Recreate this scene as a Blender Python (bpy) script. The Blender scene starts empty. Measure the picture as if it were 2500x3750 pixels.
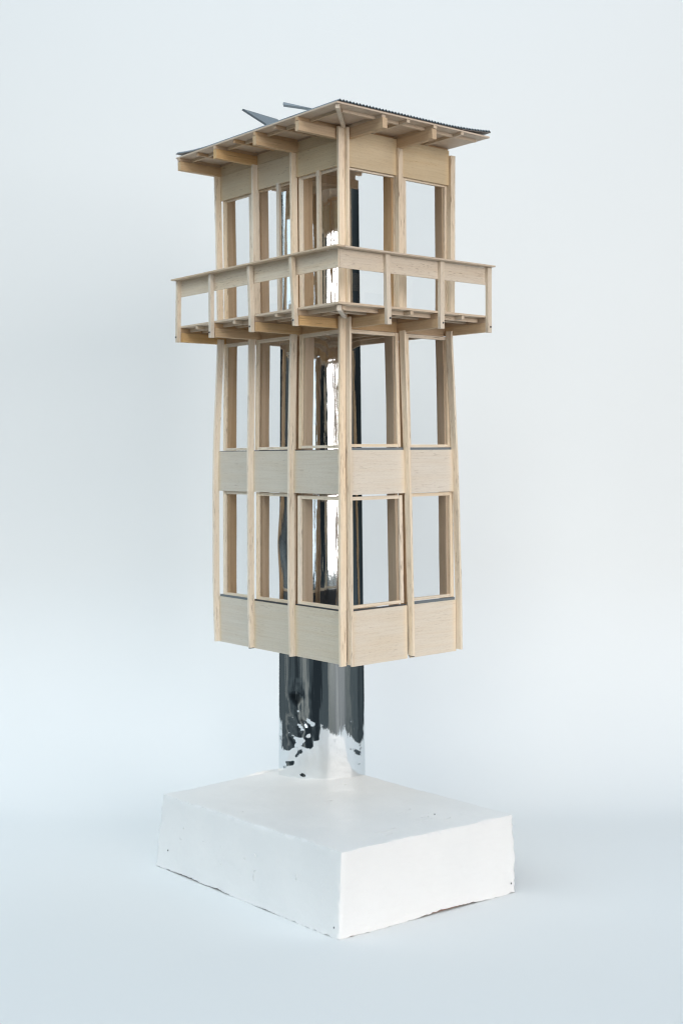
import bpy, bmesh, math, random
from mathutils import Matrix, Vector, noise
random.seed(7)
S = 0.001                      # everything below is measured in millimetres
sc = bpy.context.scene
COL = sc.collection
rad = math.radians

# ------------------------------------------------------------------ camera
YAW = 0.69957
cam_d = bpy.data.cameras.new('camera')
cam = bpy.data.objects.new('camera', cam_d); COL.objects.link(cam)
cam.location = Vector((-473.4, -557.5, 221.0)) * S
cam.rotation_euler = (rad(90 + 0.385), 0, -YAW)
cam_d.sensor_fit = 'VERTICAL'; cam_d.sensor_height = 36; cam_d.sensor_width = 24
cam_d.lens = 4464.4 / 3750 * 36
cam_d.clip_start = 0.01; cam_d.clip_end = 50
cam_d.dof.use_dof = True; cam_d.dof.focus_distance = 0.725; cam_d.dof.aperture_fstop = 11
sc.camera = cam
FW = Vector((math.sin(YAW), math.cos(YAW), 0)); RT = Vector((math.cos(YAW), -math.sin(YAW), 0))
CAM = Vector((-473.4, -557.5, 0))
def place(lat, dep, z):                       # plan position across / away from the camera's side of the table
    v = CAM + RT * lat + FW * dep
    return Vector((v.x, v.y, z)) * S

# ------------------------------------------------------------------ world and lamps (an indoor table-top set)
w = bpy.data.worlds.new('World'); sc.world = w; w.use_nodes = True
bg = w.node_tree.nodes['Background']
wn = w.node_tree                               # a dim room, only ever seen in the mirror film
tcw = wn.nodes.new('ShaderNodeTexCoord'); mpw = wn.nodes.new('ShaderNodeMapping'); mpw.inputs['Scale'].default_value = (1.7, 1.7, 0.9)
mpw.inputs['Location'].default_value = (1.7, 4.1, 0.6)
nzw = wn.nodes.new('ShaderNodeTexNoise'); nzw.inputs['Scale'].default_value = 1.3; nzw.inputs['Detail'].default_value = 3
rpw = wn.nodes.new('ShaderNodeValToRGB'); rpw.color_ramp.interpolation = 'EASE'
rpw.color_ramp.elements[0].position = 0.42; rpw.color_ramp.elements[0].color = (0.010, 0.014, 0.017, 1)
rpw.color_ramp.elements[1].position = 0.68; rpw.color_ramp.elements[1].color = (0.13, 0.14, 0.135, 1)
e_ = rpw.color_ramp.elements.new(0.54); e_.color = (0.035, 0.045, 0.050, 1)
wn.links.new(tcw.outputs['Generated'], mpw.inputs[0]); wn.links.new(mpw.outputs[0], nzw.inputs['Vector'])
wn.links.new(nzw.outputs[0], rpw.inputs[0]); sepw = wn.nodes.new('ShaderNodeSeparateXYZ'); wn.links.new(tcw.outputs['Generated'], sepw.inputs[0])
def wm(op, a, b=None):
    n = wn.nodes.new('ShaderNodeMath'); n.operation = op
    for i, v in enumerate((a, b)):
        if v is None: continue
        if isinstance(v, (int, float)): n.inputs[i].default_value = v
        else: wn.links.new(v, n.inputs[i])
    return n.outputs[0]
def wramp(v, lo, hi):
    n = wn.nodes.new('ShaderNodeMapRange'); n.interpolation_type = 'SMOOTHSTEP'; wn.links.new(v, n.inputs[0])
    n.inputs[1].default_value = lo; n.inputs[2].default_value = hi; return n.outputs[0]
down = wramp(wm('MULTIPLY', sepw.outputs[2], -1.0), -0.02, 0.10)           # the room's floor is paler than its far walls
hd = -FW * math.cos(rad(36)) + RT * math.sin(rad(36))                      # pale lower part of the wall under the window
dt = wm('ADD', wm('MULTIPLY', sepw.outputs[0], hd.x), wm('MULTIPLY', sepw.outputs[1], hd.y))
patch = wm('MULTIPLY', wramp(dt, 0.955, 0.985), wm('MULTIPLY', down, 0.20))
mulw = wn.nodes.new('ShaderNodeVectorMath'); mulw.operation = 'SCALE'; wn.links.new(rpw.outputs[0], mulw.inputs[0])
wn.links.new(wm('ADD', wm('MULTIPLY', down, 1.3), 0.8), mulw.inputs['Scale'])
addw = wn.nodes.new('ShaderNodeVectorMath'); addw.operation = 'ADD'; wn.links.new(mulw.outputs[0], addw.inputs[0]); wn.links.new(patch, addw.inputs[1])
wn.links.new(addw.outputs[0], bg.inputs[0]); bg.inputs[1].default_value = 1.0
def area(name, loc, target, sx, sy, power, col, spread=180):
    d = bpy.data.lights.new(name, 'AREA'); d.shape = 'RECTANGLE'; d.size = sx; d.size_y = sy
    d.energy = power; d.color = col; d.spread = rad(spread)
    o = bpy.data.objects.new(name, d); COL.objects.link(o)
    o.location = loc
    o.rotation_euler = (Vector(target) - Vector(loc)).to_track_quat('-Z', 'Y').to_euler()
    return o
TGT = place(0, 800, 200)
def around(deg, dist, z):                     # deg: to the right of the line from the model back to the camera
    a = rad(deg); return place(math.sin(a) * dist, 800 - math.cos(a) * dist, z)
area('window_lamp', around(38, 2600, 640), TGT, 2.3, 1.3, 45.0, (1.0, 0.935, 0.895))
area('narrow_fill', around(-14, 2600, 560), TGT, 0.62, 1.2, 4.2, (0.82, 0.93, 1.0))  # added fill for the left faces, placed to reflect as a narrow strip
area('front_fill', around(-8, 1800, 1650), place(0, 1000, 220), 0.9, 0.9, 1.7, (1.0, 1.0, 0.95), 60)  # fill added high behind the camera, outside the mirror's view
area('side_fill', around(-62, 1700, 1500), place(0, 860, 120), 2.4, 2.0, 13.4, (0.77, 0.90, 0.97), 120)  # added fill to brighten the left faces, too high for the mirror
area('overhead_fill', place(40, 960, 1500), place(20, 960, 0), 1.2, 0.9, 6.4, (0.42, 0.70, 1.0))  # added overhead fill for the paper and the plinth top
sc.view_settings.view_transform = 'Standard'; sc.view_settings.look = 'None'
sc.view_settings.exposure = 0.0; sc.view_settings.gamma = 1.0
sc.cycles.filter_width = 1.15; sc.cycles.max_bounces = 12; sc.cycles.diffuse_bounces = 6; sc.cycles.glossy_bounces = 6
sc.cycles.transparent_max_bounces = 24

# ------------------------------------------------------------------ materials
def mat(name):
    m = bpy.data.materials.new(name); m.use_nodes = True
    nt = m.node_tree; b = nt.nodes['Principled BSDF']
    return m, nt, nt.nodes, nt.links, b
def mth(nt, op, a, b=None, c=None, clamp=False):
    n = nt.nodes.new('ShaderNodeMath'); n.operation = op; n.use_clamp = clamp
    for i, v in enumerate((a, b, c)):
        if v is None: continue
        if isinstance(v, (int, float)): n.inputs[i].default_value = v
        else: nt.links.new(v, n.inputs[i])
    return n.outputs[0]
def mixc(nt, fac, a, b, mode='MIX'):
    n = nt.nodes.new('ShaderNodeMix'); n.data_type = 'RGBA'; n.blend_type = mode
    if isinstance(fac, (int, float)): n.inputs[0].default_value = fac
    else: nt.links.new(fac, n.inputs[0])
    for i, v in ((6, a), (7, b)):
        if isinstance(v, tuple): n.inputs[i].default_value = (*v, 1)
        else: nt.links.new(v, n.inputs[i])
    return n.outputs[2]
def smooth(nt, v, lo, hi):
    n = nt.nodes.new('ShaderNodeMapRange'); n.interpolation_type = 'SMOOTHSTEP'
    nt.links.new(v, n.inputs[0]); n.inputs[1].default_value = lo; n.inputs[2].default_value = hi
    return n.outputs[0]
def coords(nt, scale, rnd=True, typ='Object'):
    tc = nt.nodes.new('ShaderNodeTexCoord'); mp = nt.nodes.new('ShaderNodeMapping')
    mp.inputs['Scale'].default_value = tuple(1000 * s for s in scale)
    nt.links.new(tc.outputs[typ], mp.inputs[0])
    if not rnd: return mp.outputs[0]
    oi = nt.nodes.new('ShaderNodeObjectInfo')
    ad = nt.nodes.new('ShaderNodeVectorMath'); ad.operation = 'ADD'
    cx = nt.nodes.new('ShaderNodeCombineXYZ')
    for i, k in enumerate((73.0, 41.0, 97.0)):
        nt.links.new(mth(nt, 'MULTIPLY', oi.outputs['Random'], k), cx.inputs[i])
    nt.links.new(mp.outputs[0], ad.inputs[0]); nt.links.new(cx.outputs[0], ad.inputs[1])
    return ad.outputs[0]
def noi(nt, vec, scale=1, detail=3, rough=0.55, dist=0):
    n = nt.nodes.new('ShaderNodeTexNoise'); n.inputs['Scale'].default_value = scale
    n.inputs['Detail'].default_value = detail; n.inputs['Roughness'].default_value = rough
    n.inputs['Distortion'].default_value = dist
    nt.links.new(vec, n.inputs['Vector']); return n.outputs[0]

def wood(name, base, dark, fleck=(0.20, 0.11, 0.05), fl=0.55, flen=0.10, fth=0.62, grain=0.5, var=0.14, end_bounce=0.0):
    m, nt, N, L, b = mat(name)
    g = noi(nt, coords(nt, (0.035, 1.1, 1.1)), 1, 4, 0.6, 0.6)
    g2 = noi(nt, coords(nt, (0.02, 0.25, 0.25)), 1, 2)
    f = noi(nt, coords(nt, (flen, 1.9, 1.9)), 1, 2, 0.5)
    f2 = noi(nt, coords(nt, (0.03, 0.12, 0.12)), 1, 1)
    pore = noi(nt, coords(nt, (0.5, 3.0, 3.0)), 1, 1)
    c = mixc(nt, mth(nt, 'MULTIPLY', smooth(nt, g, 0.35, 0.75), grain), base, dark)
    c = mixc(nt, mth(nt, 'MULTIPLY', smooth(nt, g2, 0.35, 0.8), 0.35), c, tuple(x * y for x, y in zip(base, (0.93, 0.84, 0.72))))
    fm = mth(nt, 'MULTIPLY', smooth(nt, f, fth, fth + 0.10), mth(nt, 'MULTIPLY', smooth(nt, f2, 0.35, 0.65), fl))
    c = mixc(nt, fm, c, fleck)
    c = mixc(nt, mth(nt, 'MULTIPLY', smooth(nt, pore, 0.5, 0.75), 0.10), c, fleck)
    oi = N.new('ShaderNodeObjectInfo')
    hs = N.new('ShaderNodeHueSaturation')
    L.new(c, hs.inputs['Color'])
    L.new(mth(nt, 'ADD', mth(nt, 'MULTIPLY', oi.outputs['Random'], var), 1 - var / 2 - 0.01), hs.inputs['Value'])
    r2 = mth(nt, 'FRACT', mth(nt, 'MULTIPLY', oi.outputs['Random'], 17.37))
    L.new(mth(nt, 'ADD', mth(nt, 'MULTIPLY', r2, 0.36), 0.78), hs.inputs['Saturation'])
    out = hs.outputs[0]
    if end_bounce:                                      # warm light bounced off the posts, put into the colour at panel ends
        tc = N.new('ShaderNodeTexCoord'); sp = N.new('ShaderNodeSeparateXYZ'); L.new(tc.outputs['Generated'], sp.inputs[0])
        e = mth(nt, 'ABSOLUTE', mth(nt, 'SUBTRACT', sp.outputs[0], 0.5))
        en = mth(nt, 'ADD', e, mth(nt, 'MULTIPLY', noi(nt, coords(nt, (0.05, 0.1, 0.1)), 1, 3), 0.10))
        out = mixc(nt, mth(nt, 'MULTIPLY', smooth(nt, en, 0.44, 0.54), end_bounce), out, tuple(x * y for x, y in zip(base, (1.04, 0.93, 0.74))))
    L.new(out, b.inputs['Base Color'])
    b.inputs['Roughness'].default_value = 0.62; b.inputs['Specular IOR Level'].default_value = 0.3
    bp = N.new('ShaderNodeBump'); bp.inputs['Strength'].default_value = 0.35; bp.inputs['Distance'].default_value = 0.0002
    L.new(g, bp.inputs['Height']); L.new(bp.outputs[0], b.inputs['Normal'])
    return m
W_POST = wood('balsa_post', (0.91, 0.80, 0.655), (0.75, 0.60, 0.43), fl=0.75, fth=0.585, grain=0.65)
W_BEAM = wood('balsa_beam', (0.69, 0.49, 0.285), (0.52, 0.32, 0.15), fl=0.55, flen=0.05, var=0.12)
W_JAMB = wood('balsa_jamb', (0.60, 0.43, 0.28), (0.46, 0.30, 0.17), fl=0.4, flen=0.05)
W_PANEL = wood('balsa_panel', (0.82, 0.745, 0.64), (0.72, 0.625, 0.51), fl=0.24, flen=0.14, fth=0.60, var=0.06, grain=0.55, end_bounce=0.45)
W_PANEL_SHADE = wood('balsa_panel_shade', (0.70, 0.64, 0.54), (0.60, 0.525, 0.42), fl=0.26, flen=0.14, fth=0.60, var=0.06, grain=0.55, end_bounce=0.55)  # darker copy of the panel wood: left wall's shade put into the colour
W_FASC = wood('balsa_fascia', (0.71, 0.60, 0.43), (0.60, 0.48, 0.32), fl=0.45, flen=0.25, fth=0.62, var=0.05, end_bounce=0.4)
W_RAIL = wood('balsa_rail', (0.79, 0.70, 0.58), (0.66, 0.54, 0.42), fl=0.42, flen=0.22, fth=0.60, var=0.08, grain=0.6)
W_EDGE = wood('balsa_deck', (0.70, 0.57, 0.43), (0.58, 0.44, 0.31), fl=0.45, flen=0.2, fth=0.60, var=0.06)
W_PLY = wood('thin_ply', (0.66, 0.54, 0.43), (0.57, 0.44, 0.33), fl=0.35, flen=0.4, fth=0.62, var=0.05)

def card(name, col, rough=0.55, bump=0.3):
    m, nt, N, L, b = mat(name)
    n = noi(nt, coords(nt, (0.9, 0.9, 0.9)), 1, 3)
    L.new(mixc(nt, mth(nt, 'MULTIPLY', n, 0.6), tuple(c * 0.85 for c in col), tuple(c * 1.2 for c in col)), b.inputs['Base Color'])
    b.inputs['Roughness'].default_value = rough
    bp = N.new('ShaderNodeBump'); bp.inputs['Strength'].default_value = bump; bp.inputs['Distance'].default_value = 0.0001
    L.new(n, bp.inputs['Height']); L.new(bp.outputs[0], b.inputs['Normal'])
    return m
CARD = card('grey_card', (0.19, 0.23, 0.26))
CARD_DK = card('dark_card', (0.07, 0.075, 0.085))
LINER = card('corrugated_liner', (0.22, 0.195, 0.185))
STEEL, nt, N, L, b = mat('pin_steel')
b.inputs['Base Color'].default_value = (0.12, 0.12, 0.13, 1); b.inputs['Metallic'].default_value = 1; b.inputs['Roughness'].default_value = 0.25
# acetate panes
ACE, nt, N, L, b = mat('acetate')
N.remove(b); tr = N.new('ShaderNodeBsdfTransparent'); gl = N.new('ShaderNodeBsdfGlossy'); gl.inputs['Roughness'].default_value = 0.03
tr.inputs[0].default_value = (0.965, 0.975, 0.98, 1)
lw = N.new('ShaderNodeLayerWeight'); lw.inputs[0].default_value = 0.5
frf = mth(nt, 'ADD', mth(nt, 'MULTIPLY', mth(nt, 'POWER', lw.outputs['Facing'], 5.0), 0.7), 0.035)
mx = N.new('ShaderNodeMixShader'); L.new(frf, mx.inputs[0]); L.new(tr.outputs[0], mx.inputs[1]); L.new(gl.outputs[0], mx.inputs[2])
L.new(mx.outputs[0], N['Material Output'].inputs['Surface'])
# mirror film on the column
MIRROR, nt, N, L, b = mat('mirror_film')
b.inputs['Base Color'].default_value = (0.83, 0.85, 0.86, 1); b.inputs['Metallic'].default_value = 1; b.inputs['Roughness'].default_value = 0.035
str_ = noi(nt, coords(nt, (0.22, 0.22, 0.004), False), 1, 3, 0.6)
fine = noi(nt, coords(nt, (1.2, 1.2, 0.35), False), 1, 2)
h = mth(nt, 'ADD', str_, mth(nt, 'MULTIPLY', fine, 0.05))
bp = N.new('ShaderNodeBump'); bp.inputs['Strength'].default_value = 1.0; bp.inputs['Distance'].default_value = 0.00017
L.new(h, bp.inputs['Height']); L.new(bp.outputs[0], b.inputs['Normal'])
# plaster
PLAS, nt, N, L, b = mat('white_plaster')
a1 = noi(nt, coords(nt, (0.03, 0.03, 0.03), False), 1, 4)
a2 = noi(nt, coords(nt, (0.06, 0.35, 0.25), False), 1, 4, 0.6, 1.0)
L.new(mixc(nt, mth(nt, 'MULTIPLY', smooth(nt, a1, 0.35, 0.7), 0.5), (0.86, 0.865, 0.865), (0.82, 0.83, 0.835)), b.inputs['Base Color'])
L.new(mth(nt, 'ADD', mth(nt, 'MULTIPLY', a2, 0.3), 0.34), b.inputs['Roughness'])
bp = N.new('ShaderNodeBump'); bp.inputs['Strength'].default_value = 0.5; bp.inputs['Distance'].default_value = 0.0007
L.new(mth(nt, 'ADD', a2, mth(nt, 'MULTIPLY', noi(nt, coords(nt, (0.8, 0.8, 0.8), False), 1, 2), 0.15)), bp.inputs['Height']); L.new(bp.outputs[0], b.inputs['Normal'])
BOXIN = card('box_board', (0.30, 0.20, 0.16))
# paper sweep
PAPER, nt, N, L, b = mat('white_paper')
L.new(mixc(nt, noi(nt, coords(nt, (0.004, 0.004, 0.004), False), 1, 2), (0.862, 0.878, 0.880), (0.848, 0.867, 0.871)), b.inputs['Base Color'])
b.inputs['Roughness'].default_value = 0.75; b.inputs['Specular IOR Level'].default_value = 0.2

# ------------------------------------------------------------------ helpers
MT = {}                                        # object -> matrix in its thing's own frame
def link(name, mesh, m, parent, M=Matrix.Identity(4)):
    o = bpy.data.objects.new(name, mesh); COL.objects.link(o)
    if m: o.data.materials.append(m) if not o.data.materials else None
    if parent is None: o.matrix_world = M; MT[o] = Matrix.Identity(4)
    else:
        o.parent = parent; o.matrix_basis = MT[parent].inverted() @ M; MT[o] = M
    return o
BASIS = {'x': Matrix(((1,0,0),(0,1,0),(0,0,1))), 'y': Matrix(((0,-1,0),(1,0,0),(0,0,1))), 'z': Matrix(((0,0,-1),(0,1,0),(1,0,0)))}
def bent(o, rings, basis, cen):
    pass
def loft(name, rings, m, parent, axis, jit=0.0):
    """rings: list of 4-corner rings (thing frame, mm) along the stick; local X becomes the stick's length"""
    B = BASIS[axis]; pts = [Vector(p) for r in rings for p in r]
    c = sum(pts, Vector()) / len(pts)
    Rm = B.to_4x4()
    inv = B.inverted()
    vs = [inv @ (p - c) * S for p in pts]
    n = len(rings); fs = []
    for i in range(n - 1):
        for k in range(4):
            a = i * 4 + k; b2 = i * 4 + (k + 1) % 4
            fs.append((a, b2, b2 + 4, a + 4))
    fs.append((3, 2, 1, 0)); e = (n - 1) * 4; fs.append((e, e + 1, e + 2, e + 3))
    me = bpy.data.meshes.new(name); me.from_pydata([tuple(v) for v in vs], [], fs); me.update()
    bm = bmesh.new(); bm.from_mesh(me); bmesh.ops.recalc_face_normals(bm, faces=bm.faces); bm.to_mesh(me); bm.free()
    M = Matrix.Translation(c * S) @ Rm
    if jit:
        M = M @ Matrix.Rotation(rad(random.gauss(0, jit)), 4, 'X') @ Matrix.Rotation(rad(random.gauss(0, jit * .4)), 4, 'Y') @ Matrix.Rotation(rad(random.gauss(0, jit * .4)), 4, 'Z')
    return link(name, me, m, parent, M)
def box(name, x0, x1, y0, y1, z0, z1, m, parent, jit=0.25, axis=None):
    d = {'x': x1 - x0, 'y': y1 - y0, 'z': z1 - z0}
    ax = axis or max(d, key=d.get)
    if ax == 'x': rings = [[(x, y0, z0), (x, y1, z0), (x, y1, z1), (x, y0, z1)] for x in (x0, x1)]
    elif ax == 'y': rings = [[(x0, y, z0), (x1, y, z0), (x1, y, z1), (x0, y, z1)] for y in (y0, y1)]
    else: rings = [[(x0, y0, z), (x1, y0, z), (x1, y1, z), (x0, y1, z)] for z in (z0, z1)]
    return loft(name, rings, m, parent, ax, jit)
def lerp(tab, z):
    tab = sorted(tab)
    if z <= tab[0][0]: return tab[0][1]
    for (a, u), (b2, v) in zip(tab, tab[1:]):
        if z <= b2: return u + (v - u) * (z - a) / (b2 - a)
    return tab[-1][1]
G = [(-114, 3.0), (-80, 3.0), (-10, 2.0), (16, 1.8), (90, 0.0), (210, 0.0)]     # how far the walls lean out, level by level
g = lambda z: lerp(G, z)
def frange(z0, z1, n): return [z0 + (z1 - z0) * i / n for i in range(n + 1)]
def post(name, fx, z0, z1, m=W_POST, n=14, wob=0.18):
    """fx(z) -> x0,x1,y0,y1"""
    sd = random.random() * 99; rings = []
    for z in frange(z0, z1, n):
        x0, x1, y0, y1 = fx(z)
        dx = (noise.noise(Vector((sd, z * .02, 0)))) * wob; dy = (noise.noise(Vector((0, z * .02, sd)))) * wob
        rings.append([(x0 + dx, y0 + dy, z), (x1 + dx, y0 + dy, z), (x1 + dx, y1 + dy, z), (x0 + dx, y1 + dy, z)])
    return loft(name, rings, m, tower, 'z')

# ------------------------------------------------------------------ paper sweep: table, cove and wall in one sheet
def sweep():
    prof = [(524 + 30 * i, 0) for i in range(13)]
    R = 185; d0 = 900
    prof += [(d0 + R * math.sin(a), R - R * math.cos(a)) for a in [rad(90 * i / 18) for i in range(0, 19)]]
    prof += [(d0 + R, R + 100 * i) for i in range(1, 13)]
    def half(d): t = max(0, min(1, (d - 780) / 220)); return 300 + (700 - 300) * t * t * (3 - 2 * t)
    xs = [-1 + 2 * i / 31 for i in range(32)]
    vs = []; fs = []
    for (d, z) in prof:
        for x in xs: vs.append(tuple(place(x * half(d), d, z)))
    n = len(xs)
    for i in range(len(prof) - 1):
        for j in range(n - 1): fs.append((i*n+j, i*n+j+1, (i+1)*n+j+1, (i+1)*n+j))
    me = bpy.data.meshes.new('paper_backdrop'); me.from_pydata(vs, [], fs)
    for p in me.polygons: p.use_smooth = True
    o = link('paper_backdrop', me, PAPER, None)
    o['kind'] = 'structure'; o['label'] = 'pale seamless paper curving up from table to wall'
sweep()

# ------------------------------------------------------------------ plaster plinth
def plinth():
    root = bpy.data.objects.new('plaster_plinth', None); COL.objects.link(root)
    root['label'] = 'low white plaster block with rough brushed edges under the tower'; root['category'] = 'plinth'
    root.location = (0.006, 0.025, 0); MT[root] = Matrix.Translation((0.006, 0.025, 0))
    T = {'N': (-59.2, -65.4), 'L': (-59.1, 112.4), 'R': (72.0, -67.7), 'B': (81.9, 131.9)}
    Bt = {'N': (-60.5, -64.8), 'L': (-60.6, 117.5), 'R': (73.4, -68.6), 'B': (83.0, 134.0)}
    H = 46.0
    def P(u, v, t):                     # u along R side, v along L side, t height 0..1
        def bl(Q):
            n, l, r, b3 = (Vector(Q[k]) for k in 'NLRB')
            return n * (1-u) * (1-v) + r * u * (1-v) + l * (1-u) * v + b3 * u * v
        p = bl(Bt) * (1 - t) + bl(T) * t
        return Vector((p.x, p.y, H * t))
    bm = bmesh.new(); cache = {}
    NU, NV, NT = 84, 110, 28
    def vert(i, j, k):
        key = (i, j, k)
        if key in cache: return cache[key]
        u, v, t = i / NU, j / NV, k / NT
        p = P(u, v, t)
        q = p * 0.045
        a = noise.noise(q) * 0.7 + noise.noise(q * 5) * 0.22 + noise.noise(q * 14) * 0.10
        top = k == NT; side = (i in (0, NU)) or (j in (0, NV))
        d = Vector((0, 0, 0))
        if i == 0: d.x += a
        if i == NU: d.x -= a
        if j == 0: d.y += a
        if j == NV: d.y -= a
        if top: d.z += a * 0.7
        ne = (i in (0, NU)) + (j in (0, NV)) + top
        if ne >= 2:                     # chipped, paint-built edges
            r = noise.noise(p * 0.35) ; r2 = noise.noise(p * 0.9 + Vector((9, 0, 0)))
            c = Vector((5, 30, 22)); inw = (c - p).normalized()
            d += inw * (0.75 + 0.8 * r + 0.6 * r2)
        if top and j == NV:              # ridge of plaster at the far edge
            d.z += 1.6 * math.exp(-((u - 0.62) / 0.12) ** 2)
        if k <= 2 and side:              # ragged skirt: lifted off the table in places
            e = (v if i == 0 else u)
            if j == 0: lift = 1.5 * max(0, math.exp(-((u - 0.60) / 0.17) ** 2) - 0.15)
            elif i == 0: lift = 0.9 * max(0, math.exp(-((v - 0.80) / 0.10) ** 2)) + 0.8 * max(0, math.exp(-((v - 0.62) / 0.05) ** 2)) + 0.5 * math.exp(-((v - 0.36) / 0.04) ** 2)
            else: lift = 0
            lift += 0.35 * abs(noise.noise(p * 0.5 + Vector((0, 0, 4)))) + (0.4 if noise.noise(p * 0.28) > 0.22 else 0)
            fade = (1 - k / 3)
            d.z += lift * fade
            out = 0.5 * noise.noise(p * 0.4 + Vector((3, 3, 3))) * fade
            if i == 0: d.x -= out
            if j == 0: d.y -= out
        vt = bm.verts.new((p + d) * S - root.location); cache[key] = vt; return vt
    def grid(fn, n1, n2):
        for a in range(n1):
            for c in range(n2):
                bm.faces.new([fn(a, c), fn(a+1, c), fn(a+1, c+1), fn(a, c+1)])
    grid(lambda a, c: vert(a, 0, c), NU, NT)
    grid(lambda a, c: vert(0, a, c), NV, NT)
    grid(lambda a, c: vert(NU, a, c), NV, NT)
    grid(lambda a, c: vert(a, NV, c), NU, NT)
    grid(lambda a, c: vert(a, c, NT), NU, NV)
    bmesh.ops.recalc_face_normals(bm, faces=bm.faces)
    me = bpy.data.meshes.new('block'); bm.to_mesh(me); bm.free()
    for p in me.polygons: p.use_smooth = True
    me.set_sharp_from_angle(angle=rad(38))
    link('block', me, PLAS, root, Matrix.Translation(root.location))
    # brown board just showing under the lifted skirt
    bx = bpy.data.meshes.new('board_core')
    x0, x1, y0, y1 = -58.6, 71.4, -64.4, 112
    v = [(x, y, z) for z in (0.05, 8) for x, y in ((x0, y0), (x1, y0 - 1.5), (x1 + 8, y1 + 16), (x0, y1))]
    bx.from_pydata([tuple(Vector(p) * S - root.location) for p in v], [], [(3,2,1,0),(4,5,6,7),(0,1,5,4),(1,2,6,5),(2,3,7,6),(3,0,4,7)])
    link('board_core', bx, BOXIN, root, Matrix.Translation(root.location))
    # brush strokes and chips standing on the surface
    def dab(cx, cy, cz, lx, wd, hgt, ang, face):
        n = 9; vs = []; fs = []
        for i in range(n):
            t = i / (n - 1) * 2 - 1; ww = wd * math.sqrt(max(0.02, 1 - t * t)) * (0.7 + 0.5 * random.random())
            bend = 0.06 * lx * t * t
            for s, hh in ((-1, 0), (0, 1), (1, 0)):
                a_ = t * lx; b_ = s * ww + bend
                ca, sa = math.cos(ang), math.sin(ang); u_, v_ = a_ * ca - b_ * sa, a_ * sa + b_ * ca
                h_ = -0.5 if hh == 0 else hgt * (0.6 + 0.6 * random.random())
                if face == 'top': q = (cx + u_, cy + v_, cz + h_)
                elif face == 'left': q = (cx - h_, cy + u_, cz + v_)
                else: q = (cx + u_, cy - h_, cz + v_)
                vs.append(tuple(Vector(q) * S - root.location))
        for i in range(n - 1):
            for s in range(2):
                a_ = i * 3 + s; fs.append((a_, a_ + 1, a_ + 4, a_ + 3))
        me = bpy.data.meshes.new('plaster_dab'); me.from_pydata(vs, [], fs)
        for p in me.polygons: p.use_smooth = True
        return me
    dabs = [(-12, -48, 46, 9, .55, .5, .12, 'top'), (20, -44, 46, 8, .5, .4, -.05, 'top'), (35, -50, 46, 4, .4, .4, .3, 'top')]
    rr = random.Random(3)
    for _ in range(16):
        dabs.append((rr.uniform(-50, 65), rr.uniform(-58, 60), 46, rr.uniform(.8, 3.6), rr.uniform(.3, .6), rr.uniform(.2, .35), rr.uniform(-.5, .3), 'top'))
    for _ in range(26):
        dabs.append((-59.9, rr.uniform(-55, 105), rr.uniform(5, 30), rr.uniform(.4, 1.6), rr.uniform(.2, .45), -rr.uniform(.2, .5), rr.uniform(-1.6, 1.6), 'left'))
    bmj = bmesh.new()
    for d in dabs:
        c = list(d)
        if c[7] == 'left': c[5] = abs(c[5])
        me = dab(*c); bmj.from_mesh(me); bpy.data.meshes.remove(me)
    me = bpy.data.meshes.new('brush_marks'); bmj.to_mesh(me); bmj.free()
    for p in me.polygons: p.use_smooth = True
    o = link('brush_marks', me, PLAS, root, Matrix.Translation(root.location)); o['kind'] = 'stuff'
    # three pin holes near the lower corners
    for q in ((-60.4, -60.5, 5.5), (-60.6, 103, 12.5), (69, -68.9, 6.0), (36, -38, 46.2)):
        me = bpy.data.meshes.new('pinhole'); bmh = bmesh.new()
        bmesh.ops.create_uvsphere(bmh, u_segments=8, v_segments=6, radius=0.42 * S)
        bmh.to_mesh(me); bmh.free()
        link('pinhole', me, CARD_DK, root, Matrix.Translation(Vector(q) * S) @ Matrix.Diagonal((.8, .8, 1.4, 1)))
    return root
plinth()

# ------------------------------------------------------------------ the tower model
tower = bpy.data.objects.new('tower_model', None); COL.objects.link(tower)
tower['label'] = 'pale balsa wood lookout tower model with balcony, leaning on a mirrored column'; tower['category'] = 'architectural model'
MT[tower] = Matrix.Identity(4)
TM = Matrix(((0.999174813, -8.83749704e-04, -4.06067890e-02, -0.373856 * S),
             (-5.53393048e-04, 0.999374245, -3.53668222e-02, -0.153020 * S),
             (4.06126345e-02, 3.53601095e-02, 0.998549086, 246.673749 * S), (0, 0, 0, 1)))
tower.matrix_world = TM
D, W = 91.0, 131.5

# --- outer posts (polyline, bowed outwards below the balcony)
def mk_left(tab, wd, th=4.6, pro=3.8):       # sticks set on edge: their broad side faces along the wall
    def f(z):
        o = -(g(z) + pro); y0 = lerp(tab, z) - wd; return (o, o + th, y0, y0 + 1.7)
    return f
def mk_right(tab, wd, th=3.4, pro=2.0, edge=False):
    def f(z):
        x1 = lerp(tab, z)
        if edge: o = -(g(z) + 3.8); return (x1 - 3.1, x1 - 1.5, o, o + 4.6)
        o = -(g(z) + pro); return (x1 - wd, x1, o, o + th)
    return f
# upper storey
post('post', mk_left([(95, 49.6), (201, 49.9)], 3.8), 95.5, 201)
post('post', mk_left([(95, 91.0), (201, 90.0)], 3.8), 95.5, 201)
post('post', mk_left([(95, 131.4), (150, 132.0), (201, 132.8)], 3.9), 95.5, 201)
post('post', mk_right([(95, 45.8), (201, 45.8)], 3.8), 99.5, 201.5)
post('post', mk_right([(95, 90.4), (201, 91.4)], 3.9), 99.5, 203.5)
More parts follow.
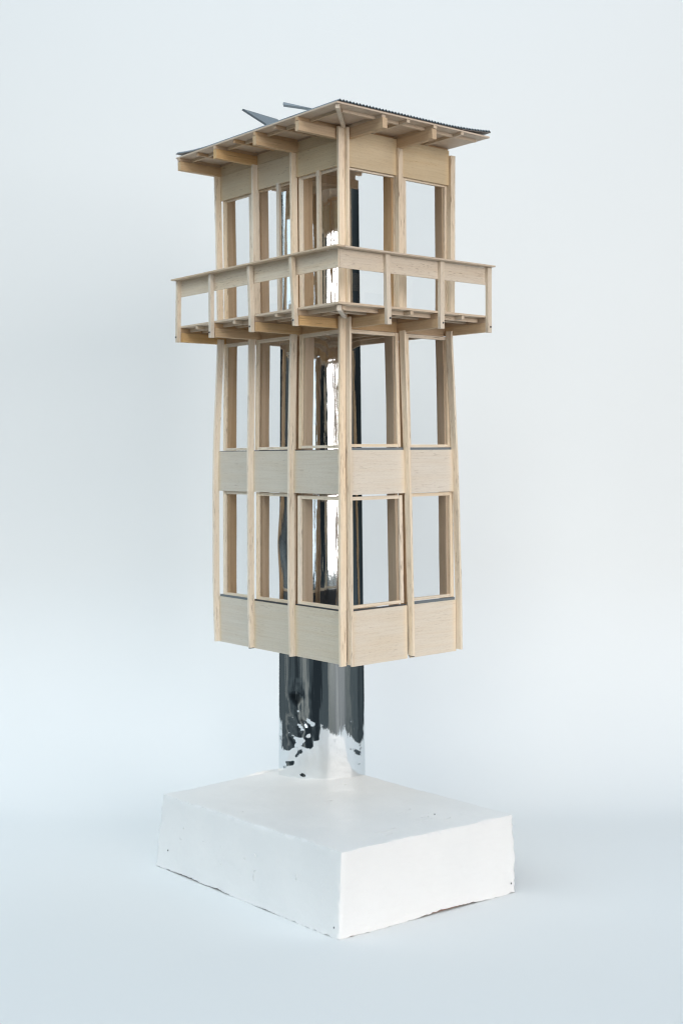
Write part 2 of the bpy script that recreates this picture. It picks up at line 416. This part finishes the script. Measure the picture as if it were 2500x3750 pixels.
# lower storeys
post('post', mk_left([(-114, 51.5), (-61, 52.8), (-17, 53.1), (39, 52.3), (89, 51.4)], 3.8), -113.4, 90.5, n=24)
post('post', mk_left([(-114, 95.4), (-17, 96.0), (90, 95.8)], 3.8), -112.9, 90.5, n=24)
post('post', mk_left([(-114, 135.2), (-67, 136.2), (-9, 136.6), (17, 135.7), (41, 134.4), (89, 131.5)], 3.8), -113, 92, n=24)
post('post', mk_right([(-114, 50.6), (-16, 49.2), (39, 48.2), (90, 47.4)], 3.6, edge=True), -112.5, 90, n=24)
post('post', mk_right([(-114, 93.1), (-63, 92.4), (-17, 91.8), (39, 90.0), (89, 88.1)], 3.7, edge=True), -113, 92, n=24)
# corner: two sticks side by side
CT = [(-114, -2.0), (-57, -1.9), (-14, -1.0), (57, -0.3), (95, 0.0), (210, -0.5)]
def cl(z):
    gz = g(z); y0 = -0.3 - gz * 0.35 + lerp(CT, z) * 0.35
    return (-gz - 4.3, -gz + 0.2, y0, y0 + 1.75)
def cr(z):
    gz = g(z); y0 = -0.36 - gz * 0.35 + lerp(CT, z) * 0.35; x0 = -gz + 0.25 + max(0, (90 - z)) * 0.006
    return (x0, x0 + 1.7, y0 - (2.2 if z > 97 else 3.2), y0 + 1.2)
for a, b2, n in ((99.5, 207.3, 14), (-113.4, 96, 26)):
    post('corner_post', cl, a, b2, n=n); post('corner_post', cr, a + 0.5, b2 - 0.4, n=n)
# the little black ends of two posts
box('post_tip', -6.6, -2.4, 91.8, 93.2, -113.4, -112.95, CARD_DK, tower, 0)
box('post_tip', 47.6, 49.0, -6.6, -2.4, -113.0, -112.55, CARD_DK, tower, 0)

# --- wall panels
def panel(name, side, a, b2, z0, z1, m, th=1.0, card_h=0, off=0.0, name2=None):
    r = []
    def pl(z, t): return -g(z) + t + off
    if side == 'L':
        rings = [[(pl(z0, 0), y, z0), (pl(z0, th), y, z0), (pl(z1, th), y, z1), (pl(z1, 0), y, z1)] for y in (a, b2)]; ax = 'y'
    elif side == 'R':
        rings = [[(x, pl(z0, 0), z0), (x, pl(z0, th), z0), (x, pl(z1, th), z1), (x, pl(z1, 0), z1)] for x in (a, b2)]; ax = 'x'
    elif side == 'BX':       # far wall, plane x = D
        rings = [[(D - pl(z0, 0), y, z0), (D - pl(z0, th), y, z0), (D - pl(z1, th), y, z1), (D - pl(z1, 0), y, z1)] for y in (a, b2)]; ax = 'y'
    else:
        rings = [[(x, W - pl(z0, 0), z0), (x, W - pl(z0, th), z0), (x, W - pl(z1, th), z1), (x, W - pl(z1, 0), z1)] for x in (a, b2)]; ax = 'x'
    o = loft(name, rings, m, tower, ax, 0.0)
    if card_h:
        zz0, zz1 = z0 + 2, z1 + card_h; sh = 1.2
        if side == 'L': q = [[(pl(zz0, sh), y, zz0), (pl(zz0, sh + 1.6), y, zz0), (pl(zz1, sh + 1.6), y, zz1), (pl(zz1, sh), y, zz1)] for y in (a, b2)]
        elif side == 'R': q = [[(x, pl(zz0, sh), zz0), (x, pl(zz0, sh + 1.6), zz0), (x, pl(zz1, sh + 1.6), zz1), (x, pl(zz1, sh), zz1)] for x in (a, b2)]
        else: return o
        loft('card_lining', q, CARD_DK if card_h < 1.2 else CARD, o, ax, 0.0)
    return o
LB = [(4.0, 45.9), (50.4, 88.6), (92.6, 128.9)]            # fascia bays, left wall
LBl = [(0.2, 48.5), (52.0, 92.6), (95.2, 132.4)]
RB = [(1.8, 42.3), (45.4, 87.8)]
RBl = [(0.2, 46.2), (48.6, 89.4)]
LBm = [(1.2, 50.0), (52.4, 93.2), (95.6, 132.6)]
RBm = [(0.0, 46.0), (48.6, 88.6)]
for i, (a, b2) in enumerate(LB):
    panel('fascia_panel', 'L', a, b2, 184.7 + [1.2, .4, 0][i], 201.0, W_FASC)
    panel('fascia_strip', 'L', a + .2, b2 - .1, 201.25, 207.6, W_FASC, off=0.35)
for i, (a, b2) in enumerate(RB):
    panel('fascia_panel', 'R', a, b2, 184.9, 206.9, W_FASC)
for i, (a, b2) in enumerate(LBm): panel('spandrel_panel', 'L', a, b2, -10.2, 16.4, W_PANEL_SHADE, card_h=[0.5, 0.6, 0.4][i])
for i, (a, b2) in enumerate(RBm): panel('spandrel_panel', 'R', a, b2, -10.6, 16.3, W_PANEL, card_h=1.5)
for i, (a, b2) in enumerate(LBl): panel('spandrel_panel', 'L', a, b2, -113.3, -82.3 + [1.2, .3, 0][i], W_PANEL_SHADE, card_h=[0.8, 1.0, 1.4][i])
for i, (a, b2) in enumerate(RBl): panel('spandrel_panel', 'R', a, b2, -114.2, -80.8, W_PANEL, card_h=[0.7, 1.6][i])
for (a, b2) in ((1, 45), (46, 88.5)):
    panel('spandrel_panel', 'BY', a, b2, -113, -93, W_PANEL); panel('spandrel_panel', 'BY', a, b2, -9.0, 14.0, W_PANEL)
for (a, b2) in ((1, 44), (45, 88), (89, 129)):
    panel('spandrel_panel', 'BX', a, b2, -113, -93, W_PANEL); panel('spandrel_panel', 'BX', a, b2, -9.0, 14.0, W_PANEL)

# --- jambs: the inner frame, a deep stick at every bay line on all four walls
def jamb(side, a, b2, z0, z1, d0=3.35, d1=10.6):
    def f(z):
        p, q = -g(z) + d0, -g(z) + d1
        return {'L': (p, q, a, b2), 'R': (a, b2, p, q), 'BX': (D - q, D - p, a, b2), 'BY': (a, b2, W - q, W - p)}[side]
    return post('jamb', f, z0, z1, W_JAMB, n=10, wob=0.35)
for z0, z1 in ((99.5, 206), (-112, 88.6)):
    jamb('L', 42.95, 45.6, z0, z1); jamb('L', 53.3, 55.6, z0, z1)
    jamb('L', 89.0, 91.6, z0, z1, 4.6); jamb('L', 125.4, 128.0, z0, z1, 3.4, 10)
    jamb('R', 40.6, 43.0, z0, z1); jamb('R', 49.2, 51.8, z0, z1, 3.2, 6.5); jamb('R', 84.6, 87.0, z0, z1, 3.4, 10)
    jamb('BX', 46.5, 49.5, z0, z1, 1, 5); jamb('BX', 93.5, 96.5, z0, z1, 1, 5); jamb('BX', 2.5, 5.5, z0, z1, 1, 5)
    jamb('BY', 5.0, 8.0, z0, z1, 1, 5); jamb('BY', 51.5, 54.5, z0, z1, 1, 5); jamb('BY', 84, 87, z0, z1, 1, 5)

# --- windows: acetate pane with stick frame
def window(side, a, b2, z0, z1, mull=(), d=1.8, sw=3.1, rh=2.1):
    if side == 'R': sw = 2.6
    def q(z, t): return -g(z) + d + t
    def bar(name, par, a0, a1, u0, u1, t0=0.0, t1=2.6, m=W_POST):
        if side == 'L':
            rg = [[(q(u, t0), a0, u), (q(u, t1), a0, u), (q(u, t1), a1, u), (q(u, t0), a1, u)] for u in (u0, u1)]
        else:
            rg = [[(a0, q(u, t0), u), (a1, q(u, t0), u), (a1, q(u, t1), u), (a0, q(u, t1), u)] for u in (u0, u1)]
        if u1 - u0 > a1 - a0: return loft(name, rg, m, par, 'z', 0.12)
        # horizontal bar: re-ring along its length so that the grain runs lengthwise
        if side == 'L': rg = [[(q(u0, t0), y, u0), (q(u0, t1), y, u0), (q(u1, t1), y, u1), (q(u1, t0), y, u1)] for y in (a0, a1)]
        else: rg = [[(x, q(u0, t0), u0), (x, q(u0, t1), u0), (x, q(u1, t1), u1), (x, q(u1, t0), u1)] for x in (a0, a1)]
        return loft(name, rg, m, par, 'y' if side == 'L' else 'x', 0.12)
    pane = bar('window', tower, a + sw, b2 - sw, z0 + rh, z1 - rh, 1.0, 1.25, ACE)
    bar('stile', pane, a, a + sw, z0, z1, 0, 1.45); bar('stile', pane, b2 - sw, b2, z0, z1, 0, 1.45)
    bar('rail', pane, a + sw + .05, b2 - sw - .05, z0, z0 + rh - .35, 0.1, 2.4); bar('rail', pane, a + sw + .05, b2 - sw - .05, z1 - rh, z1, 0.1, 2.4)
    for c in mull: bar('mullion', pane, c - 1.4, c + 1.4, z0, z1 - 0.3, -1.9, 0.05, W_RAIL)
    return pane
window('L', 3.6, 46.0, 99.6, 186.8, mull=(24.8,)); window('L', 50.5, 92.0, 99.6, 186.3, mull=(65.2,)); window('L', 95.5, 128.4, 99.6, 185.9)
window('R', 1.9, 44.6, 99.6, 186.0); window('R', 49.2, 88.2, 99.6, 186.0)
window('L', 2.2, 46.6, 17.7, 89.0); window('L', 50.4, 92.6, 17.2, 89.0); window('L', 97, 129.2, 17.0, 89.0)
window('R', 1.3, 44.4, 18.2, 88.8); window('R', 50.6, 88.6, 17.9, 88.7)
window('L', 1.0, 47.4, -80.2, -11.8); window('L', 50.6, 91.6, -80.9, -10.6); window('L', 97, 129.6, -81.2, -10.2)
window('R', 0.6, 45.2, -79.4, -11.9); window('R', 51.0, 89.6, -78.8, -11.0)

# --- floors inside
box('floor_plate', 1.5, 88, 1.5, 129, -112.5, -110.8, W_PLY, tower, 0)
box('floor_plate', 1.5, 88, 1.5, 129, -7.5, -5.8, W_PLY, tower, 0)

# --- balcony
deck = box('balcony_deck', -32, 91.5, -32, 131.5, 98.1, 99.3, W_EDGE, tower, 0, 'x')
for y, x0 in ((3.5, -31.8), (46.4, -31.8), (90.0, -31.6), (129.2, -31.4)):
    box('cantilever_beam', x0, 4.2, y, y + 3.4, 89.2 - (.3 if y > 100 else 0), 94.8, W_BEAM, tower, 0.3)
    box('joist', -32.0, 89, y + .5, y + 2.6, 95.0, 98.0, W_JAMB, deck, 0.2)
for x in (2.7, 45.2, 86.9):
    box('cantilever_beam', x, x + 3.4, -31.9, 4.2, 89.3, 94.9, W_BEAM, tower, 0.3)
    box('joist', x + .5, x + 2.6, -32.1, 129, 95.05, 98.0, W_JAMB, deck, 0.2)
for y in (25.5, 69, 110.5): box('joist', -31.6, 88, y, y + 2.2, 95.9, 98.0, W_EDGE, deck, 0.3)
for x in (23.6, 66.5): box('joist', x, x + 2.2, -31.4, 128, 95.9, 98.0, W_EDGE, deck, 0.3)
for q in ((-25.5, -15.5),):
    for t in q:
        box('batten', -24 if t > -20 else -28, 86.5, t, t + 1.7, 95.6, 98.0, W_EDGE, deck, 0.2)
        box('batten', t, t + 1.7, -24 if t > -20 else -28, 129, 95.65, 98.0, W_EDGE, deck, 0.2)
# rim and interior joists at the balcony floor
box('edge_board', 3.6, 5.8, 7.1, 46.2, 89.6, 95.6, W_BEAM, deck); box('edge_board', 3.6, 5.8, 49.9, 89.9, 89.3, 95.5, W_BEAM, deck); box('edge_board', 3.6, 5.8, 93.5, 129.1, 89.4, 95.5, W_BEAM, deck)
box('edge_board', 6.2, 45.0, 3.6, 5.8, 89.4, 95.6, W_BEAM, deck); box('edge_board', 48.7, 86.8, 3.6, 5.8, 89.3, 95.5, W_BEAM, deck)
box('edge_board', 86.0, 88.6, 8, 129, 89.6, 95.0, W_JAMB, deck); box('edge_board', 8, 85.8, 126.5, 129, 90.0, 95.4, W_JAMB, deck)
for x in (20, 34, 62, 76): box('joist', x, x + 2, 6, 126, 91.8, 94.9, W_JAMB, deck)
# hip stick under the deck's corner
def diag(name, p0, p1, wd, z0, z1, m, par):
    a = Vector((*p0, 0)); b3 = Vector((*p1, 0)); d = (b3 - a); ln = d.length; ang = math.atan2(d.y, d.x)
    me = bpy.data.meshes.new(name); hx, hy, hz = ln / 2 * S, wd / 2 * S, (z1 - z0) / 2 * S
    v = [(x, y, z) for z in (-hz, hz) for x, y in ((-hx, -hy), (hx, -hy), (hx, hy), (-hx, hy))]
    me.from_pydata(v, [], [(3,2,1,0),(4,5,6,7),(0,1,5,4),(1,2,6,5),(2,3,7,6),(3,0,4,7)])
    c = (a + b3) / 2
    return link(name, me, m, par, Matrix.Translation(Vector((c.x, c.y, (z0 + z1) / 2)) * S) @ Matrix.Rotation(ang, 4, 'Z'))
diag('hip_joist', (-29.5, -29.5), (0, 0), 2.4, 94.6, 97.9, W_RAIL, deck)

# railing
def rpost(side, a0, a1, off_t=0.0, sh=0.0):
    if side == 'L': a0 = a1 - 2.3
    zb, zt = 88.7, 128.7
    def f(z):
        t = (z - zb) / (zt - zb); o = -34.4 - off_t * t
        if side == 'L': return (o - .5, o + 2.3, a0 + sh * t, a1 + sh * t)
        return (a0 + sh * t, a1 + sh * t, o, o + 2.3)
    p = post('railing_post', f, zb, zt, W_RAIL, n=5, wob=0.1)
    me = bpy.data.meshes.new('pin'); bm = bmesh.new()
    bmesh.ops.create_uvsphere(bm, u_segments=10, v_segments=8, radius=0.62 * S); bm.to_mesh(me); bm.free()
    for q in me.polygons: q.use_smooth = True
    c = (-35.0, (a0 + a1) / 2 + .1, 92.0) if side == 'L' else ((a0 + a1) / 2 + .5, -34.5, 92.2)
    link('pin', me, STEEL, p, Matrix.Translation(Vector(c) * S))
rpost('L', 3.4, 6.5, 1.6, 0.8); rpost('L', 46.3, 49.6, 0.9, 0.1); rpost('L', 90.0, 93.1, 0.3, -0.8); rpost('L', 129.4, 132.5, -0.4, -1.2)
rpost('R', 2.6, 5.9, 0, -0.9); rpost('R', 45.5, 48.8, 0); rpost('R', 86.8, 90.1, 0, 0.1)
box('railing_board', -32.0, -31.0, -31.9, 131.4, 118.3, 128.7, W_RAIL, tower, 0.1)
box('railing_board', -30.9, 90.0, -32.1, -31.1, 118.2, 128.6, W_RAIL, tower, 0.1)
box('handrail', -37.6, -31.4, -37.2, 132.6, 128.85, 129.75, W_EDGE, tower, 0.1)
box('handrail', -31.3, 90.4, -37.4, -31.2, 128.8, 129.7, W_EDGE, tower, 0.1)

# --- roof
roof = box('roof', -32, 91.2, -32, 133.0, 208.9, 209.8, W_PLY, tower, 0, 'x')
for y in (2.8, 44.3, 86.6, 128.0):
    box('cantilever_beam', -31.6, 2.5, y, y + 3.4, 201.0, 206.7, W_BEAM, tower, 0.3)
    box('rafter', -31.9, 90, y + .4, y + 3.0, 206.9, 208.85, W_JAMB, roof, 0.15)
for x in (2.8, 42.4):
    box('cantilever_beam', x, x + 3.5, -31.2, 2.5, 201.1, 207.0, W_BEAM, tower, 0.3)
for x in (3.2, 42.9):
    box('rafter', x, x + 2.6, -30.3 if x < 10 else -31.8, 130, 207.1, 208.85, W_EDGE, roof, 0.15)
for y in (25.6, 67.5, 108.5): box('rafter', -30.8, 2, y, y + 2.0, 207.0, 208.85, W_JAMB, roof, 0.4)
for x in (21.6, 66.5): box('rafter', x, x + 2.2, -31.6, 2, 207.1, 208.85, W_EDGE, roof, 0.4)
box('batten', -23.2, -21.6, -22, 128, 207.2, 208.85, W_EDGE, roof, 0.1)
box('batten', -21.4, 87, -24.4, -22.6, 207.2, 208.85, W_EDGE, roof, 0.1)
box('ledger', 0.5, 2.4, 4, 131, 206.95, 208.85, W_JAMB, roof, 0.0)
diag('hip_rafter', (-30, -30), (-0.6, -0.6), 2.3, 206.6, 208.8, W_RAIL, roof)
# corrugated card on top: flutes run front to back, lifted at its far corners
def zlift(x, y):
    u = max(0, (x - 48) / 46); v = max(0, (y - 95) / 40)
    return 2.6 * u ** 2 * max(0, 1 - (y + 32) / 90) + 2.7 * v ** 2 * max(0, 1 - (x + 32) / 80)
def corrugated():
    X0, X1, Y0, Y1 = -31.0, 91.6, -32.4, 134.0
    nt_ = 50; ny = 24; bm = bmesh.new()
    def ext(x, y): return 209.95 + zlift(x, y)
    xs = []
    for i in range(nt_ * 4 + 1):
        t = i / (nt_ * 4); xs.append((X0 + (X1 - X0) * t, 0.65 - 0.55 * math.cos(2 * math.pi * i / 4)))
    def sheet(prof, th):
        rows = []
        for j in range(ny + 1):
            y = Y0 + (Y1 - Y0) * j / ny
            rows.append([bm.verts.new(Vector((x, y, ext(x, y) + h + th)) * S) for x, h in prof])
        for j in range(ny):
            for i in range(len(prof) - 1): bm.faces.new((rows[j][i], rows[j][i+1], rows[j+1][i+1], rows[j+1][i]))
        return rows
    a = sheet(xs, 0.25); b3 = sheet(xs, 0.0)
    for r in (0, ny):
        for i in range(len(xs) - 1):
            try: bm.faces.new((a[r][i], a[r][i+1], b3[r][i+1], b3[r][i]))
            except ValueError: pass
    bmesh.ops.recalc_face_normals(bm, faces=bm.faces)
    me = bpy.data.meshes.new('corrugated_sheet'); bm.to_mesh(me); bm.free()
    o = link('corrugated_sheet', me, CARD, roof)
    # its flat liner
    bm = bmesh.new(); xs2 = [(X0 - .3 + (X1 - X0 + .5) * i / 40) for i in range(41)]; rings = []
    for t in (0.0, -0.0):
        pass
    top = [[bm.verts.new(Vector((x, Y0 + .1 + (Y1 - Y0) * j / ny, ext(x, Y0 + (Y1 - Y0) * j / ny) + 0.10)) * S) for x in xs2] for j in range(ny + 1)]
    bot = [[bm.verts.new(v.co - Vector((0, 0, 0.35 * S if zlift(v.co.x / S, v.co.y / S) > .35 else 0.08 * S))) for v in r] for r in top]
    for j in range(ny):
        for i in range(40):
            bm.faces.new((top[j][i], top[j][i+1], top[j+1][i+1], top[j+1][i])); bm.faces.new((bot[j][i], bot[j+1][i], bot[j+1][i+1], bot[j][i+1]))
    for j in range(ny):
        for i in (0, 40): bm.faces.new((top[j][i], top[j+1][i], bot[j+1][i], bot[j][i]))
    for i in range(40):
        for j in (0, ny): bm.faces.new((top[j][i], top[j][i+1], bot[j][i+1], bot[j][i]))
    bmesh.ops.recalc_face_normals(bm, faces=bm.faces)
    me = bpy.data.meshes.new('liner_sheet'); bm.to_mesh(me); bm.free()
    link('liner_sheet', me, LINER, roof)
corrugated()
# two grey card flaps propped up over an opening in the roof
def flap(pts, th, lab):
    bm = bmesh.new(); v = [Vector(p) for p in pts]; n = (v[1] - v[0]).cross(v[2] - v[0]).normalized() * th
    a = [bm.verts.new(p * S) for p in v]; b3 = [bm.verts.new((p + n) * S) for p in v]
    bm.faces.new(a); bm.faces.new(list(reversed(b3)))
    for i in range(len(v)): bm.faces.new((a[i], a[(i+1) % len(v)], b3[(i+1) % len(v)], b3[i]))
    bmesh.ops.recalc_face_normals(bm, faces=bm.faces)
    me = bpy.data.meshes.new('roof_flap'); bm.to_mesh(me); bm.free()
    o = link('roof_flap', me, CARD, tower); o['label'] = lab
    return o
fl = flap([(-9.3, 90, 235.1), (10.2, 90, 228.3), (32, 83, 214), (44, 92, 211.5), (26.2, 100, 236.6)], -1.3, 'wide pointed grey card flap with a small tear')
flap([(-15.7, 38.3, 226.4), (-2.7, 27.3, 222.6), (-22.8, 2.2, 213.4), (-33.5, 14.5, 216.5)], -1.3, 'narrow grey card flap seen edge on')

# --- mirrored column
def column():
    NZ, NA = 260, 72
    z0, z1 = 45.0, 447.5                  # stands plumb while the wooden tower tips forward on it
    inv = TM.inverted()
    def edge(z):                          # centre and half width across the camera's side, by height
        t = (z - 46) / 394; cen = (-13.4) * (1 - t) + (-14.8) * t
        return cen, 29.6 * (1 - t) + 26.6 * t
    def pt(lat, dep, z):
        return inv @ place(lat, dep, z)
    bm = bmesh.new(); rows = []
    for k in range(NZ + 1):
        z = z0 + (z1 - z0) * k / NZ; cen, h = edge(z); row = []
        bulge = 1.3 * math.exp(-((z - 205) / 17) ** 2)
        low = max(0.0, min(1.0, (112 - z) / 30))
        for i in range(NA):
            if i <= 48:                      # front arc
                s = i / 48 * 2 - 1; ang = s * rad(47); x = math.sin(ang) / math.sin(rad(47)); y = (math.cos(ang) - math.cos(rad(47))) / math.sin(rad(47))
                e = 1 - abs(s) ** 3
            else:                            # shallow back
                s = 1 - (i - 48) / (NA - 48) * 2; x = s; y = -0.16 * (1 - s * s); e = 0
            d = noise.noise(Vector((x * 2.2, z * 0.004, 3.0))) * 0.35 * e + noise.noise(Vector((x * 7, z * 0.008, 8))) * 0.10 * e
            cr_ = 0
            if low > 0 and e > 0:            # crumpled film low down on the shaft, mostly at its left
                p = Vector((x * 2.3 + z * 0.02, z * 0.06, 1.0))
                side = max(0.0, min(1, -x * 1.6 + 0.15), min(1, (x - 0.6) * 2.2))
                cr_ = (abs(noise.noise(p)) * 1.1 + 0.5 * abs(noise.noise(p * 2.3)) + 0.22 * abs(noise.noise(p * 5)) + 0.08 * noise.noise(p * 11)) * 1.7 * low * e * side
                cr_ -= 0.5 * math.exp(-((x + 0.55) / .16) ** 2 - ((z - 104) / 7) ** 2) * 1.0
            lat = cen + x * h
            if x < -0.8 and i <= 48: lat -= bulge * (abs(x) - .8) / .2
            row.append(bm.verts.new(pt(lat, 839 - y * h - d - cr_ - (z - 46) * 0.018, z)))
        rows.append(row)
    for k in range(NZ):
        for i in range(NA): bm.faces.new((rows[k][i], rows[k][(i+1) % NA], rows[k+1][(i+1) % NA], rows[k+1][i]))
    bm.faces.new(rows[-1]); bm.faces.new(list(reversed(rows[0])))
    bmesh.ops.recalc_face_normals(bm, faces=bm.faces)
    me = bpy.data.meshes.new('mirror_column'); bm.to_mesh(me); bm.free()
    for p in me.polygons: p.use_smooth = True
    me.set_sharp_from_angle(angle=rad(50))
    o = link('mirror_column', me, MIRROR, tower)
    o['label'] = 'mirror film column with a crumpled foot'
    box('cap_block', 35, 78.6, 77.6, 118, 194.6, 200.5, W_JAMB, o, 0, 'x')
    box('cap_block', 37, 77.5, 79.5, 116, 200.6, 208.7, W_PLY, o, 0, 'x')
column()
